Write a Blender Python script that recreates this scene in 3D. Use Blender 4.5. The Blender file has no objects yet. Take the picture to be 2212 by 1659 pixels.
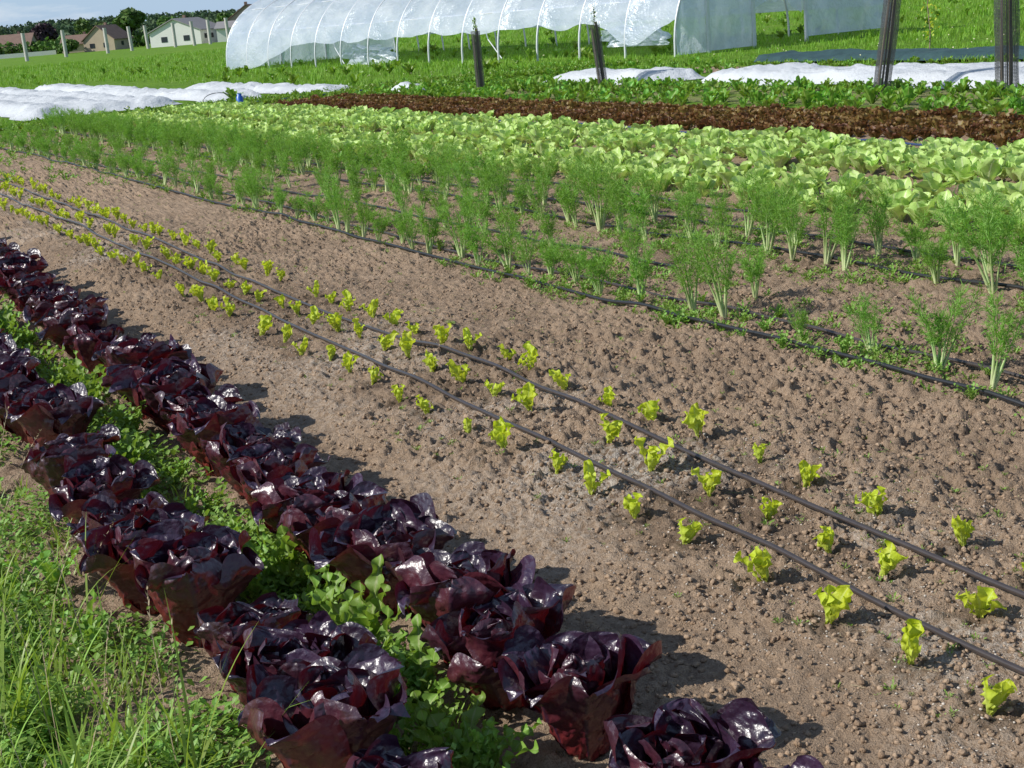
import bpy, math, numpy as np
from mathutils import Vector, Matrix
rng=np.random.default_rng(11)
scene=bpy.context.scene
COL=scene.collection
PI=math.pi

# ---------------------------------------------------------------- noise
def h2(ix,iy,seed):
    ix=np.asarray(ix).astype(np.int64); iy=np.asarray(iy).astype(np.int64)
    n=(ix*374761393+iy*668265263+seed*1442695041)&0xffffffff
    n=((n^(n>>13))*1274126177)&0xffffffff
    n=((n^(n>>16))*2246822519)&0xffffffff
    n=n^(n>>15)
    return (n&0xffffff)/float(0x1000000)
def vn(x,y,seed=0):
    ix=np.floor(x);iy=np.floor(y);fx=x-ix;fy=y-iy
    fx=fx*fx*(3-2*fx);fy=fy*fy*(3-2*fy)
    a=h2(ix,iy,seed);b=h2(ix+1,iy,seed);c=h2(ix,iy+1,seed);d=h2(ix+1,iy+1,seed)
    return (a*(1-fx)+b*fx)*(1-fy)+(c*(1-fx)+d*fx)*fy
def fbm(x,y,seed=0,o=4):
    r=0;a=.5
    for i in range(o):
        r=r+a*vn(x*2**i,y*2**i,seed+i*7);a*=.5
    return r/(1-.5**o)
def worley(x,y,seed=0):
    ix=np.floor(x);iy=np.floor(y)
    best=np.full(np.shape(x),9.);rid=np.zeros(np.shape(x))
    for dx in(-1,0,1):
        for dy in(-1,0,1):
            cx=ix+dx;cy=iy+dy
            px=cx+h2(cx,cy,seed+1);py=cy+h2(cx,cy,seed+2)
            d=np.hypot(px-x,py-y);m=d<best
            best=np.where(m,d,best);rid=np.where(m,h2(cx,cy,seed+3),rid)
    return best,rid
def ss(a,b,x):
    t=np.clip((x-a)/(b-a),0,1);return t*t*(3-2*t)

# ---------------------------------------------------------------- mesh utils
def make_mesh(name,V,F,D=None,mat=None,smooth=True):
    V=np.asarray(V,dtype=np.float32);F=np.asarray(F,dtype=np.int32);k=F.shape[1]
    me=bpy.data.meshes.new(name)
    me.vertices.add(len(V));me.vertices.foreach_set('co',V.ravel())
    me.loops.add(F.size);me.loops.foreach_set('vertex_index',F.ravel())
    me.polygons.add(len(F))
    me.polygons.foreach_set('loop_start',np.arange(0,F.size,k,dtype=np.int32))
    me.polygons.foreach_set('loop_total',np.full(len(F),k,dtype=np.int32))
    me.polygons.foreach_set('use_smooth',np.full(len(F),smooth,dtype=bool))
    me.update(calc_edges=True)
    if D is not None:
        D=np.asarray(D,dtype=np.float32)
        at=me.color_attributes.new('dat','FLOAT_COLOR','POINT')
        c=np.ones((len(V),4),dtype=np.float32);c[:,:D.shape[1]]=D
        at.data.foreach_set('color',c.ravel())
    if mat:me.materials.append(mat)
    return me
def add(name,me,parent=None,loc=(0,0,0),rz=0,s=1,tilt=(0,0)):
    o=bpy.data.objects.new(name,me);COL.objects.link(o)
    o.location=loc;o.rotation_euler=(tilt[0],tilt[1],rz);o.scale=(s,s,s) if not hasattr(s,'__len__') else s
    if parent:o.parent=parent
    return o
def empty(name,loc=(0,0,0),rz=0):
    o=bpy.data.objects.new(name,None);COL.objects.link(o);o.location=loc;o.rotation_euler[2]=rz
    o.empty_display_size=.1
    return o
def merge(parts):
    Vs=[];Fs=[];Ds=[];n=0
    for v,f,d in parts:
        Vs.append(v);Fs.append(np.asarray(f)+n);Ds.append(d);n+=len(v)
    return np.concatenate(Vs),np.concatenate(Fs),np.concatenate(Ds)
def scatter(temps,pos,yaw,scl,tint=None,tiltx=None):
    pos=np.asarray(pos,float);m=len(pos);k=rng.integers(len(temps),size=m);parts=[]
    if tint is None:tint=rng.random(m)
    scl=np.broadcast_to(scl,(m,))
    for i,(tv,tf,td) in enumerate(temps):
        s=np.where(k==i)[0]
        if len(s)==0:continue
        v=tv[None]*scl[s][:,None,None]
        if tiltx is not None:
            a=tiltx[s][:,None];ca,sa=np.cos(a),np.sin(a)
            y=v[:,:,1]*ca-v[:,:,2]*sa;z=v[:,:,1]*sa+v[:,:,2]*ca
            v=np.stack([v[:,:,0],y,z],-1)
        c=np.cos(yaw[s])[:,None];q=np.sin(yaw[s])[:,None]
        X=v[:,:,0]*c-v[:,:,1]*q+pos[s,0][:,None];Y=v[:,:,0]*q+v[:,:,1]*c+pos[s,1][:,None];Z=v[:,:,2]+pos[s,2][:,None]
        VV=np.stack([X,Y,Z],-1).reshape(-1,3)
        FF=(tf[None]+(np.arange(len(s))*len(tv))[:,None,None]).reshape(-1,tf.shape[1])
        DD=np.repeat(td[None],len(s),0).copy()
        DD[:,:,2]=DD[:,:,2]*.4+tint[s][:,None]*.6
        parts.append((VV,FF,DD.reshape(-1,3)))
    return merge(parts)
def tube(pts,r,n=6,cap=False):
    P=np.asarray(pts,float);T=np.gradient(P,axis=0);T/=np.linalg.norm(T,axis=1)[:,None]+1e-9
    ref=np.array([0,0,1.]) if abs(T[0][2])<.9 else np.array([1.,0,0])
    r=np.broadcast_to(r,(len(P),))
    A=np.cross(T,ref);
    nn=np.linalg.norm(A,axis=1)[:,None];A=np.where(nn>1e-4,A/np.maximum(nn,1e-6),np.array([[1.,0,0]]))
    B=np.cross(T,A)
    a=np.arange(n)*2*PI/n
    V=P[:,None,:]+r[:,None,None]*(A[:,None,:]*np.cos(a)[None,:,None]+B[:,None,:]*np.sin(a)[None,:,None])
    F=[]
    for i in range(len(P)-1):
        for j in range(n):
            F.append((i*n+j,i*n+(j+1)%n,(i+1)*n+(j+1)%n,(i+1)*n+j))
    V=V.reshape(-1,3)
    D=np.zeros((len(V),3));D[:,0]=np.repeat(np.linspace(0,1,len(P)),n);D[:,1]=1;D[:,2]=.5
    return V,np.array(F),D
def box(cx,cy,cz,sx,sy,sz):
    v=np.array([[x,y,z] for z in(-.5,.5) for y in(-.5,.5) for x in(-.5,.5)])*[sx,sy,sz]+[cx,cy,cz]
    f=np.array([[0,2,3,1],[4,5,7,6],[0,1,5,4],[2,6,7,3],[0,4,6,2],[1,3,7,5]])
    return v,f,np.full((8,3),.5)
U=lambda a,b:rng.uniform(a,b)

# ---------------------------------------------------------------- materials
class N:
    def __init__(s,name,world=False):
        if world:
            s.m=bpy.data.worlds.new(name)
        else:s.m=bpy.data.materials.new(name)
        s.m.use_nodes=True;s.t=s.m.node_tree;s.t.nodes.clear()
    def n(s,typ,props=None,**inp):
        nd=s.t.nodes.new(typ)
        for k,v in (props or {}).items():setattr(nd,k,v)
        for k,v in inp.items():
            key=int(k[1:]) if k[0]=='i' and k[1:].isdigit() else k.replace('_',' ')
            if isinstance(v,bpy.types.NodeSocket):s.t.links.new(v,nd.inputs[key])
            else:
                if isinstance(v,tuple) and len(v)==3 and nd.inputs[key].type=='RGBA':v=(*v,1)
                nd.inputs[key].default_value=v
        return nd
    def mix(s,f,a,b,bt='MIX'):
        nd=s.n('ShaderNodeMix',{'data_type':'RGBA','blend_type':bt})
        for i,v in((0,f),(6,a),(7,b)):
            if isinstance(v,bpy.types.NodeSocket):s.t.links.new(v,nd.inputs[i])
            else:nd.inputs[i].default_value=(*v,1) if isinstance(v,tuple) else v
        return nd.outputs[2]
    def math(s,op,a,b=0.,cl=False):
        nd=s.n('ShaderNodeMath',{'operation':op,'use_clamp':cl},i0=a,i1=b);return nd.outputs[0]
    def mr(s,v,a,b,c=0.,d=1.):
        return s.n('ShaderNodeMapRange',i0=v,i1=a,i2=b,i3=c,i4=d).outputs[0]
    def noise(s,vec,sc,det=4,rough=.6):
        kw=dict(Scale=sc,Detail=det,Roughness=rough)
        if vec is not None:kw['Vector']=vec
        return s.n('ShaderNodeTexNoise',**kw).outputs[0]
    def out(s,sh,disp=None):
        o=s.n('ShaderNodeOutputMaterial',Surface=sh)
        return s.m

def simple(name,col,rough=.6,metal=0.,nscale=0,namp=.3,bump=0.,spec=.5):
    g=N(name);c=col
    tc=g.n('ShaderNodeTexCoord').outputs['Object']
    kw={}
    if nscale:
        nz=g.noise(tc,nscale)
        c=g.mix(nz,tuple(x*(1-namp) for x in col),tuple(min(1,x*(1+namp)) for x in col))
        if bump:kw['Normal']=g.n('ShaderNodeBump',Strength=bump,Distance=.02,Height=nz).outputs[0]
    p=g.n('ShaderNodeBsdfPrincipled',Base_Color=c,Roughness=rough,Metallic=metal,**kw)
    p.inputs['Specular IOR Level'].default_value=spec
    return g.out(p.outputs[0])

def leafmat(name,c0,c1,rib,rough=.5,trans=.3,tcol=None,var=.25,spec=.4,back=None,bscale=0,bstr=.3,bdist=.004,hue=.03,ribw=.12):
    g=N(name)
    at=g.n('ShaderNodeAttribute',{'attribute_name':'dat'})
    sp=g.n('ShaderNodeSeparateColor',Color=at.outputs[0])
    S,T,B=sp.outputs
    tc=g.n('ShaderNodeTexCoord').outputs['Object']
    nz=g.noise(tc,25,2)
    f=g.math('ADD',S,g.math('MULTIPLY',g.math('SUBTRACT',nz,.5),.5),True)
    c=g.mix(f,c0,c1)
    if back is not None:
        c2=g.mix(f,back[0],back[1])
        bf=g.n('ShaderNodeNewGeometry').outputs['Backfacing']
        c=g.mix(bf,c,c2)
    rf=g.mr(T,ribw*.4,ribw,1.,0.)
    c=g.mix(rf,c,rib)
    oi=g.n('ShaderNodeObjectInfo').outputs['Random']
    b2=g.math('ADD',g.math('MULTIPLY',B,.7),g.math('MULTIPLY',oi,.3))
    val=g.mr(b2,0.,1.,1-var,1+var);hu=g.mr(b2,0.,1.,.5-hue,.5+hue)
    c=g.n('ShaderNodeHueSaturation',Hue=hu,Saturation=1.,Value=val,Fac=1.,Color=c).outputs[0]
    kw={}
    if bscale:
        vo=g.n('ShaderNodeTexVoronoi',{'feature':'SMOOTH_F1'},Vector=tc,Scale=bscale,Smoothness=.6).outputs[0]
        nn=g.noise(tc,bscale*.8,3)
        hh=g.math('ADD',g.math('MULTIPLY',vo,-1.),nn)
        kw['Normal']=g.n('ShaderNodeBump',Strength=bstr,Distance=bdist,Height=hh).outputs[0]
    p=g.n('ShaderNodeBsdfPrincipled',Base_Color=c,Roughness=rough,**kw)
    p.inputs['Specular IOR Level'].default_value=spec
    if tcol is None:tc2=c
    else:tc2=g.mix(.75,c,tcol)
    tr=g.n('ShaderNodeBsdfTranslucent',Color=tc2)
    mx=g.n('ShaderNodeMixShader',i0=trans,i1=p.outputs[0],i2=tr.outputs[0])
    return g.out(mx.outputs[0])

M_purple=leafmat('purple_lettuce_leaf',(.045,.011,.026),(.030,.016,.040),(.05,.013,.03),rough=.36,trans=.08,tcol=(.36,.016,.014),var=.42,spec=.9,
    back=((.16,.016,.014),(.050,.014,.028)),bscale=60,bstr=.6,bdist=.006,hue=.012,ribw=.06)
M_seed=leafmat('seedling_leaf',(.55,.62,.13),(.54,.64,.03),(.62,.7,.18),rough=.5,trans=.38,tcol=(.74,.82,.02),var=.12,bscale=120,bstr=.35,hue=.01)
M_chic=leafmat('chicory_leaf',(.56,.68,.30),(.48,.66,.19),(.70,.78,.42),rough=.45,trans=.28,tcol=(.60,.82,.13),var=.16,bscale=60,bstr=.4,hue=.01)
M_brown=leafmat('oakleaf_lettuce_leaf',(.20,.20,.045),(.175,.082,.032),(.24,.2,.06),rough=.5,trans=.22,tcol=(.38,.17,.04),var=.45,hue=.05)
M_green=leafmat('chard_leaf',(.18,.30,.05),(.15,.31,.03),(.38,.42,.13),rough=.45,trans=.28,tcol=(.34,.58,.03),var=.4,hue=.045)
M_fen=leafmat('fennel_frond',(.72,.78,.42),(.16,.36,.03),(.16,.34,.03),rough=.6,trans=.35,tcol=(.32,.62,.03),var=.3,hue=.02,ribw=.0)
M_weed=leafmat('weed_leaf',(.19,.30,.06),(.20,.36,.05),(.34,.42,.15),rough=.5,trans=.3,tcol=(.37,.58,.04),var=.4,hue=.03,bscale=50,bstr=.4)
M_grass=leafmat('grass_blade',(.24,.32,.07),(.27,.42,.055),(.25,.4,.05),rough=.45,trans=.3,tcol=(.48,.68,.05),var=.4,hue=.03,ribw=.01)
M_mead=leafmat('meadow_grass_blade',(.15,.30,.025),(.22,.43,.03),(.20,.40,.03),rough=.6,trans=.25,tcol=(.34,.62,.03),var=.4,hue=.03,ribw=.01)
M_straw=leafmat('dry_straw',(.42,.34,.2),(.48,.39,.24),(.42,.36,.22),rough=.7,trans=.1,var=.3,hue=.02)
M_treeleaf=leafmat('tree_leaf',(.08,.15,.03),(.12,.23,.035),(.1,.2,.03),rough=.6,trans=.2,var=.5,hue=.03)
M_darkleaf=leafmat('copper_tree_leaf',(.04,.025,.035),(.06,.03,.04),(.05,.03,.03),rough=.6,trans=.1,var=.4)
M_hillleaf=leafmat('forest_leaf',(.06,.10,.06),(.10,.155,.07),(.08,.13,.06),rough=.9,trans=.1,var=.5,hue=.035,spec=.1)  # bluish tint in the leaf colour stands in for distance haze
M_drip=simple('drip_hose',(.022,.022,.024),.32,spec=.6,nscale=30,namp=.4)
M_drip2=simple('drip_hose_brown',(.05,.040,.038),.3,spec=.7,nscale=30,namp=.4)
M_blue=simple('blue_plastic',(.02,.12,.5),.35)
M_bluehose=simple('blue_hose',(.02,.05,.13),.4)
M_wood=simple('weathered_wood',(.22,.17,.12),.8,nscale=40,bump=.3)
M_steel=simple('galvanised_steel',(.66,.68,.70),.45,.3,nscale=8,namp=.15)
M_conc=simple('concrete_post_paint',(.50,.48,.45),.8,nscale=3)
M_bark=simple('bark',(.09,.065,.045),.9,nscale=10,bump=.4)

def fleece_mat():
    g=N('white_fleece');tc=g.n('ShaderNodeTexCoord').outputs['Object']
    n1=g.noise(tc,3.5,7,.7)
    bp=g.n('ShaderNodeBump',Strength=.8,Distance=.08,Height=n1).outputs[0]
    c=g.mix(n1,(.66,.70,.76),(.82,.84,.87))
    d=g.n('ShaderNodeBsdfDiffuse',Color=c,Normal=bp)
    t=g.n('ShaderNodeBsdfTranslucent',Color=(.82,.85,.88),Normal=bp)
    m=g.n('ShaderNodeMixShader',i0=.2,i1=d.outputs[0],i2=t.outputs[0])
    tr=g.n('ShaderNodeBsdfTransparent',Color=(1.,1.,1.))
    return g.out(g.n('ShaderNodeMixShader',i0=.06,i1=m.outputs[0],i2=tr.outputs[0]).outputs[0])
M_fleece=fleece_mat()
def film_mat():
    g=N('polytunnel_film');tc=g.n('ShaderNodeTexCoord').outputs['Object']
    mp=g.n('ShaderNodeMapping',Vector=tc);mp.inputs['Scale'].default_value=(1.,.6,1.);mp.inputs['Rotation'].default_value=(.6,.3,.4)
    n1=g.noise(mp.outputs[0],1.1,7,.62)
    bp=g.n('ShaderNodeBump',Strength=.8,Distance=.25,Height=n1).outputs[0]
    c=g.mix(g.mr(n1,.35,.65),(.60,.68,.82),(.82,.87,.95))
    d=g.n('ShaderNodeBsdfDiffuse',Color=c,Normal=bp)
    t=g.n('ShaderNodeBsdfTranslucent',Color=(.74,.82,.94),Normal=bp)
    gl=g.n('ShaderNodeBsdfGlossy',Color=(.9,.95,1.),Roughness=.28,Normal=bp)
    m=g.n('ShaderNodeMixShader',i0=.45,i1=d.outputs[0],i2=t.outputs[0])
    m=g.n('ShaderNodeMixShader',i0=.12,i1=m.outputs[0],i2=gl.outputs[0])
    tr=g.n('ShaderNodeBsdfTransparent',Color=(.95,.97,1.))
    f=g.mr(n1,.35,.7,.24,.08)
    return g.out(g.n('ShaderNodeMixShader',i0=f,i1=m.outputs[0],i2=tr.outputs[0]).outputs[0])
M_film=film_mat()
def mesh_mat():
    g=N('black_guard_mesh')
    at=g.n('ShaderNodeAttribute',{'attribute_name':'dat'});sp=g.n('ShaderNodeSeparateColor',Color=at.outputs[0])
    a=g.math('SINE',g.math('MULTIPLY',sp.outputs[0],560.));b=g.math('SINE',g.math('MULTIPLY',sp.outputs[1],240.))
    m=g.math('GREATER_THAN',g.math('MAXIMUM',a,b),.42)
    p=g.n('ShaderNodeBsdfPrincipled',Base_Color=(.06,.06,.063),Roughness=.5)
    tr=g.n('ShaderNodeBsdfTransparent')
    return g.out(g.n('ShaderNodeMixShader',i0=g.math('MULTIPLY',m,.88),i1=tr.outputs[0],i2=p.outputs[0]).outputs[0])
M_guard=mesh_mat()

# ---------------------------------------------------------------- ground
def drift(x,y):return x+.13*(1-math.exp(-(max(y,2)-2)/3.))
YA=[1.45,1.75,2.04,2.34,2.665,2.93,3.28,3.59,3.89,4.16,4.5];YB=[1.5,1.8,2.12,2.437,2.75,3.01,3.35,3.6,3.95,4.25,4.5];YC=[1.6,1.9,2.2,2.5,2.8,3.135,3.45,3.78,4.1]
SEED=[]
for x0,Y in((2.19,YA),(2.49,YB),(2.78,YC)):
    Y=Y+list(np.arange(Y[-1]+.31,24,.31))
    SEED.append([(drift(x0,y)+U(-.025,.025),y+U(-.035,.035)) for y in Y if rng.random()>.03 or y<4])
def gz(x,y):
    x=np.asarray(x,float);y=np.asarray(y,float)
    near=1-ss(12,40,np.hypot(x,y))
    z=.045*(fbm(x*1.1,y*.7,3,3)-.5)*near
    z=z+.02*np.exp(-((x-2.5)/.55)**2)*near-.012*np.exp(-((x-3.4)/.25)**2)*near-.02*np.exp(-((x-1.85)/.15)**2)*near
    z=z+.35*(fbm(x*.05,y*.05,9,3)-.5)*ss(35,80,np.hypot(x,y))
    return z
def soilmask(x,y):
    e=.25*(fbm(x*1.5,y*1.5,21,3)-.5)
    s=ss(.35,.6,x+e*1.2)*(1-ss(30.3,31.3,y+e*4))*(1-ss(11.8,12.8,x+e*3))
    s2=ss(12.2,13,x+e)*(1-ss(15,15.5,x+e))*(1-ss(29,31,y+e*4))*.5
    s3=ss(17.4,17.9,x+e)*(1-ss(18.9,19.3,x+e))*(1-ss(26,28,y))*.9
    return np.clip(s+s2+s3,0,1)
def clodh(x,y):
    xx=x+.020*(fbm(x*34,y*34,5,3)-.5)*2;yy=y+.020*(fbm(x*34,y*34,6,3)-.5)*2
    cl=np.zeros(np.shape(x))
    dn=fbm(xx*.9,yy*.9,31,3);rgh=ss(.3,.65,dn)*.6+.70
    rgh=rgh*(1-.6*np.exp(-((xx-1.8)/.22)**2))
    for cell,amp,sd,th in((.14,.013,40,.7),(.075,.015,45,.55),(.044,.018,50,.35),(.028,.015,60,.2),(.018,.009,70,.1)):
        d,r=worley(xx/cell,yy/cell,sd)
        cl=cl+amp*np.sqrt(np.clip(1-(d/.66)**2,0,1))*np.clip((r-th)/(1-th),0,1)
    cl=cl+.022*(fbm(xx*22,yy*22,77,4)-.5)+.006
    return cl*rgh
def gh(x,y):
    x=np.asarray(x,float);y=np.asarray(y,float)
    nr=((x>0)&(x<13)&(y>1)&(y<32)).astype(float)
    return gz(x,y)+clodh(x,y)*soilmask(x,y)*nr
def axis(segs,end,g=1.12):
    a=[]
    for s,e,st in segs:a+=list(np.arange(s,e,st))
    v=segs[-1][1];st=segs[-1][2]
    while v<end:a.append(v);v+=st;st*=g
    return a
pos=axis([(-.2,.2,.04),(.2,1.6,.02),(1.6,4.8,.0082),(4.8,7.5,.02),(7.5,13,.07),(13,30,.3)],4500)
neg=[];v=-.24;st=.06
while v>-4500:neg.append(v);v-=st;st*=1.25
xs=np.array(neg[::-1]+pos)
pos=axis([(1.5,5.5,.0082),(5.5,8.5,.013),(8.5,13,.026),(13,32,.08),(32,70,.5)],4500)
neg=[];v=1.4;st=.1
while v>-4500:neg.append(v);v-=st;st*=1.3
ys=np.array(neg[::-1]+pos)
GX,GY=np.meshgrid(xs,ys,indexing='ij')
gx=GX.ravel();gy=GY.ravel()
Z=gz(gx,gy);SM=soilmask(gx,gy)
near=(gx>0)&(gx<13)&(gy>1)&(gy<32)
cl=clodh(gx[near],gy[near])
Zc=Z.copy();Zc[near]+=cl*SM[near]
w=fbm(gx*1.6,gy*1.1,91,4)
inbed=np.exp(-((gx-2.6)/.42)**2)
wet_shade=ss(.46,.66,w)*inbed*(.75)+.4*ss(.5,.7,fbm(gx*3,gy*2,95,3))*np.exp(-((gx-4.9)/1.2)**2)
wet_shade=wet_shade+.5*ss(.54,.64,fbm(gx*4,gy*4,97,3))*ss(2.8,3.3,gx)*.5
wet_shade[near]+=.38*(1-ss(.004,.016,cl))  # crevice shade painted in: low soil between clods gets the dark tone too
# watered spots around the transplants
W2=wet_shade.reshape(GX.shape)
for row in SEED:
    for (sx,sy) in row:
        r_=.16;i0,i1=np.searchsorted(xs,[sx-r_,sx+r_]);j0,j1=np.searchsorted(ys,[sy-r_,sy+r_])
        if i1>i0 and j1>j0:
            a=GX[i0:i1,j0:j1];b=GY[i0:i1,j0:j1];dd=np.hypot(a-sx,b-sy)*(1+.9*(vn(a*25,b*25,7)-.5))
            W2[i0:i1,j0:j1]+=U(.5,1.)*(1-ss(.03,.11,dd))
wet_shade=np.clip(W2.ravel(),0,1)
pale=ss(.48,.70,fbm(gx*1.3,gy*1.0,101,4))*np.exp(-((gx-2.45)/.5)**2)
grn=ss(.55,.7,fbm(gx*.8,gy*.8,131,4))*ss(12,24,gy)*SM
nx,ny=len(xs),len(ys)
I=np.arange(nx*ny).reshape(nx,ny)
F=np.stack([I[:-1,:-1],I[1:,:-1],I[1:,1:],I[:-1,1:]],-1).reshape(-1,4)
D=np.stack([SM*(1-.5*grn),wet_shade,pale],-1)
def ground_mat():
    g=N('field_ground')
    at=g.n('ShaderNodeAttribute',{'attribute_name':'dat'});sp=g.n('ShaderNodeSeparateColor',Color=at.outputs[0])
    S,W,P=sp.outputs
    tc=g.n('ShaderNodeNewGeometry').outputs['Position']
    n1=g.noise(tc,3.,6,.65);n2=g.noise(tc,45.,5,.7);n3=g.noise(tc,180.,4,.7);n4=g.noise(tc,.5,4)
    soil=g.mix(n1,(.29,.195,.125),(.51,.375,.26))
    soil=g.mix(g.mr(n2,.3,.7),soil,g.mix(.5,soil,(.57,.435,.315)))
    soil=g.mix(g.math('MULTIPLY',g.mr(n3,.35,.5,1.,0.),.45),soil,(.15,.10,.065))
    soil=g.mix(g.math('MULTIPLY',g.mr(n3,.58,.68),.4),soil,(.70,.59,.47))
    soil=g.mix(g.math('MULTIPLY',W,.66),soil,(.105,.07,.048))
    pf=g.math('MULTIPLY',P,g.mr(n2,.42,.6))
    soil=g.mix(g.math('MULTIPLY',pf,.75),soil,(.74,.67,.58))
    gr=g.mix(g.mr(n4,.3,.7),(.13,.25,.022),(.21,.38,.03))
    gr=g.mix(g.mr(g.noise(tc,6.,5),.35,.65),gr,(.09,.18,.02))
    gr=g.mix(g.mr(g.noise(tc,.12,4),.55,.75,0.,.5),gr,(.24,.30,.07))
    sf=g.math('ADD',S,g.math('MULTIPLY',g.math('SUBTRACT',n2,.5),.5))
    sf=g.mr(sf,.4,.6)
    c=g.mix(sf,gr,soil)
    hh=g.math('ADD',g.math('MULTIPLY',n2,1.),g.math('MULTIPLY',n3,.45))
    b=g.n('ShaderNodeBump',Strength=1.,Distance=.018,Height=hh).outputs[0]
    p=g.n('ShaderNodeBsdfPrincipled',Base_Color=c,Roughness=.95,Normal=b);p.inputs['Specular IOR Level'].default_value=.12
    return g.out(p.outputs[0])
M_ground=ground_mat()
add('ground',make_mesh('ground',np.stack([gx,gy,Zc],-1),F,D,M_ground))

# soil crumbs
def ico():
    t=(1+5**.5)/2
    v=np.array([(-1,t,0),(1,t,0),(-1,-t,0),(1,-t,0),(0,-1,t),(0,1,t),(0,-1,-t),(0,1,-t),(t,0,-1),(t,0,1),(-t,0,-1),(-t,0,1)],float);v/=np.linalg.norm(v[0])
    f=np.array([(0,11,5),(0,5,1),(0,1,7),(0,7,10),(0,10,11),(1,5,9),(5,11,4),(11,10,2),(10,7,6),(7,1,8),(3,9,4),(3,4,2),(3,2,6),(3,6,8),(3,8,9),(4,9,5),(2,4,11),(6,2,10),(8,6,7),(9,8,1)])
    return v,f
iv,if_=ico()
ct=[]
for i in range(10):
    v=iv*(1+.45*(rng.random((12,1))-.5)*2)*np.array([1,rng.uniform(.6,1.1),rng.uniform(.5,.85)])
    ct.append((v,if_,np.full((12,3),rng.random())))
def crumbmat(name,a,b):
    g=N(name);at=g.n('ShaderNodeAttribute',{'attribute_name':'dat'});sp=g.n('ShaderNodeSeparateColor',Color=at.outputs[0])
    tc=g.n('ShaderNodeNewGeometry').outputs['Position'];n=g.noise(tc,200.,3)
    c=g.mix(sp.outputs[2],a,b);c=g.mix(g.math('MULTIPLY',n,.35),c,(.16,.11,.072))
    bp=g.n('ShaderNodeBump',Strength=1.,Distance=.006,Height=n).outputs[0]
    p=g.n('ShaderNodeBsdfPrincipled',Base_Color=c,Roughness=.95,Normal=bp);p.inputs['Specular IOR Level'].default_value=.1
    return g.out(p.outputs[0])
def crumbs(name,n,x0,x1,y0,y1,smin,smax,mat,pw=3.,lift=.3,smooth=True):
    x=rng.uniform(x0,x1,n);y=y0*(y1/y0)**rng.random(n)
    keep=(vn(x*2.5,y*2.5,15)>.2+.5*rng.random(n)-.2);x=x[keep];y=y[keep];n=len(x)
    s=smin+(smax-smin)*rng.random(n)**pw
    z=gh(x,y)+s*lift
    V,F,D=scatter(ct,np.stack([x,y,z],-1),rng.random(n)*6.28,s)
    add(name,make_mesh(name,V,F,D,mat,smooth=smooth))
M_clod=crumbmat('clod',(.28,.19,.125),(.52,.385,.27))
crumbs('soil_clods',46000,1.55,5.2,1.8,12,.002,.0115,M_clod,2.8)
crumbs('soil_clods',1000,1.6,6.5,1.8,14,.008,.018,M_clod,3.,.1)
crumbs('pale_gravel_grains',10000,1.95,3.2,1.8,11,.0013,.0042,crumbmat('pale_grain',(.50,.44,.36),(.80,.74,.66)),2.,.5)

# ---------------------------------------------------------------- leaves
def prof_ob(s,pk=.62,base=.22):
    a=base+(1-base)*ss(0,pk,s)
    b=np.sqrt(np.clip(1-(np.clip(s-pk,0,1)/(1-pk))**2.4,0,1))
    return a*b
def leaf(L,W,ns=8,nt=6,th0=.3,curl=.5,cup=.6,ruf=0.,rf=3.,bl=0.,blc=.02,r0=.005,prof=prof_ob,seed=0,tw=0.,kw={},cpow=1.6,vein=0.,tipcurl=0.):
    s=np.linspace(0,1,ns+1);s=1-(1-s)**1.25
    s=np.minimum(s,.995)
    t=np.linspace(-1,1,nt+1)
    sf=np.linspace(0,1,60);th=th0+curl*sf**cpow+tipcurl*ss(.6,1.,sf)
    rr=np.concatenate([[0],np.cumsum(np.sin(th[:-1])*L/59)]);zz=np.concatenate([[0],np.cumsum(np.cos(th[:-1])*L/59)])
    r=np.interp(s,sf,rr)+r0;z=np.interp(s,sf,zz);tht=np.interp(s,sf,th)
    w=W*prof(s,**kw)
    S,T=np.meshgrid(s,t,indexing='ij')
    Wd=w[:,None];phi=T*cup
    y=Wd*np.sin(phi)/max(cup,1e-3);d=Wd*(1-np.cos(phi))/max(cup,1e-3)
    sd=seed*13.7
    if ruf:d=d+ruf*np.abs(T)**2*np.sin(S*rf*2*PI+sd+np.sign(T)*1.3)*(.3+S)+ruf*.8*np.abs(T)**2*(fbm(S*rf*2.2+sd,T*2+sd,4,2)-.5)*2
    if bl:
        d=d+bl*(vn(S*L/blc+sd,T*W/blc+sd,8)-.5)*2*(1-np.exp(-np.abs(T)*6))+bl*.9*(vn(S*L/blc*.45+sd,T*W/blc*.45+sd+3,18)-.5)*2
    if vein:
        d=d-vein*(1-np.abs(np.sin((S*7.-np.abs(T)*1.3+sd)*PI)))**2*(1-np.abs(T)**3)
    d=d-.06*W*np.exp(-(T/.12)**2)
    y=y+tw*S*S*L*.4
    nr=-np.cos(tht)[:,None];nz=np.sin(tht)[:,None]
    V=np.stack([r[:,None]+nr*d,y,z[:,None]+nz*d],-1).reshape(-1,3)
    I=np.arange((ns+1)*(nt+1)).reshape(ns+1,nt+1)
    F=np.stack([I[:-1,:-1],I[1:,:-1],I[1:,1:],I[:-1,1:]],-1).reshape(-1,4)
    D=np.stack([S.ravel(),np.abs(T).ravel(),np.full(S.size,(seed*.618)%1)],-1)
    return V,F,D
def rot(vfd,yaw,off=(0,0,0)):
    v,f,d=vfd;c,s=math.cos(yaw),math.sin(yaw)
    v=v@np.array([[c,s,0],[-s,c,0],[0,0,1]])+np.array(off);return v,f,d

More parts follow.
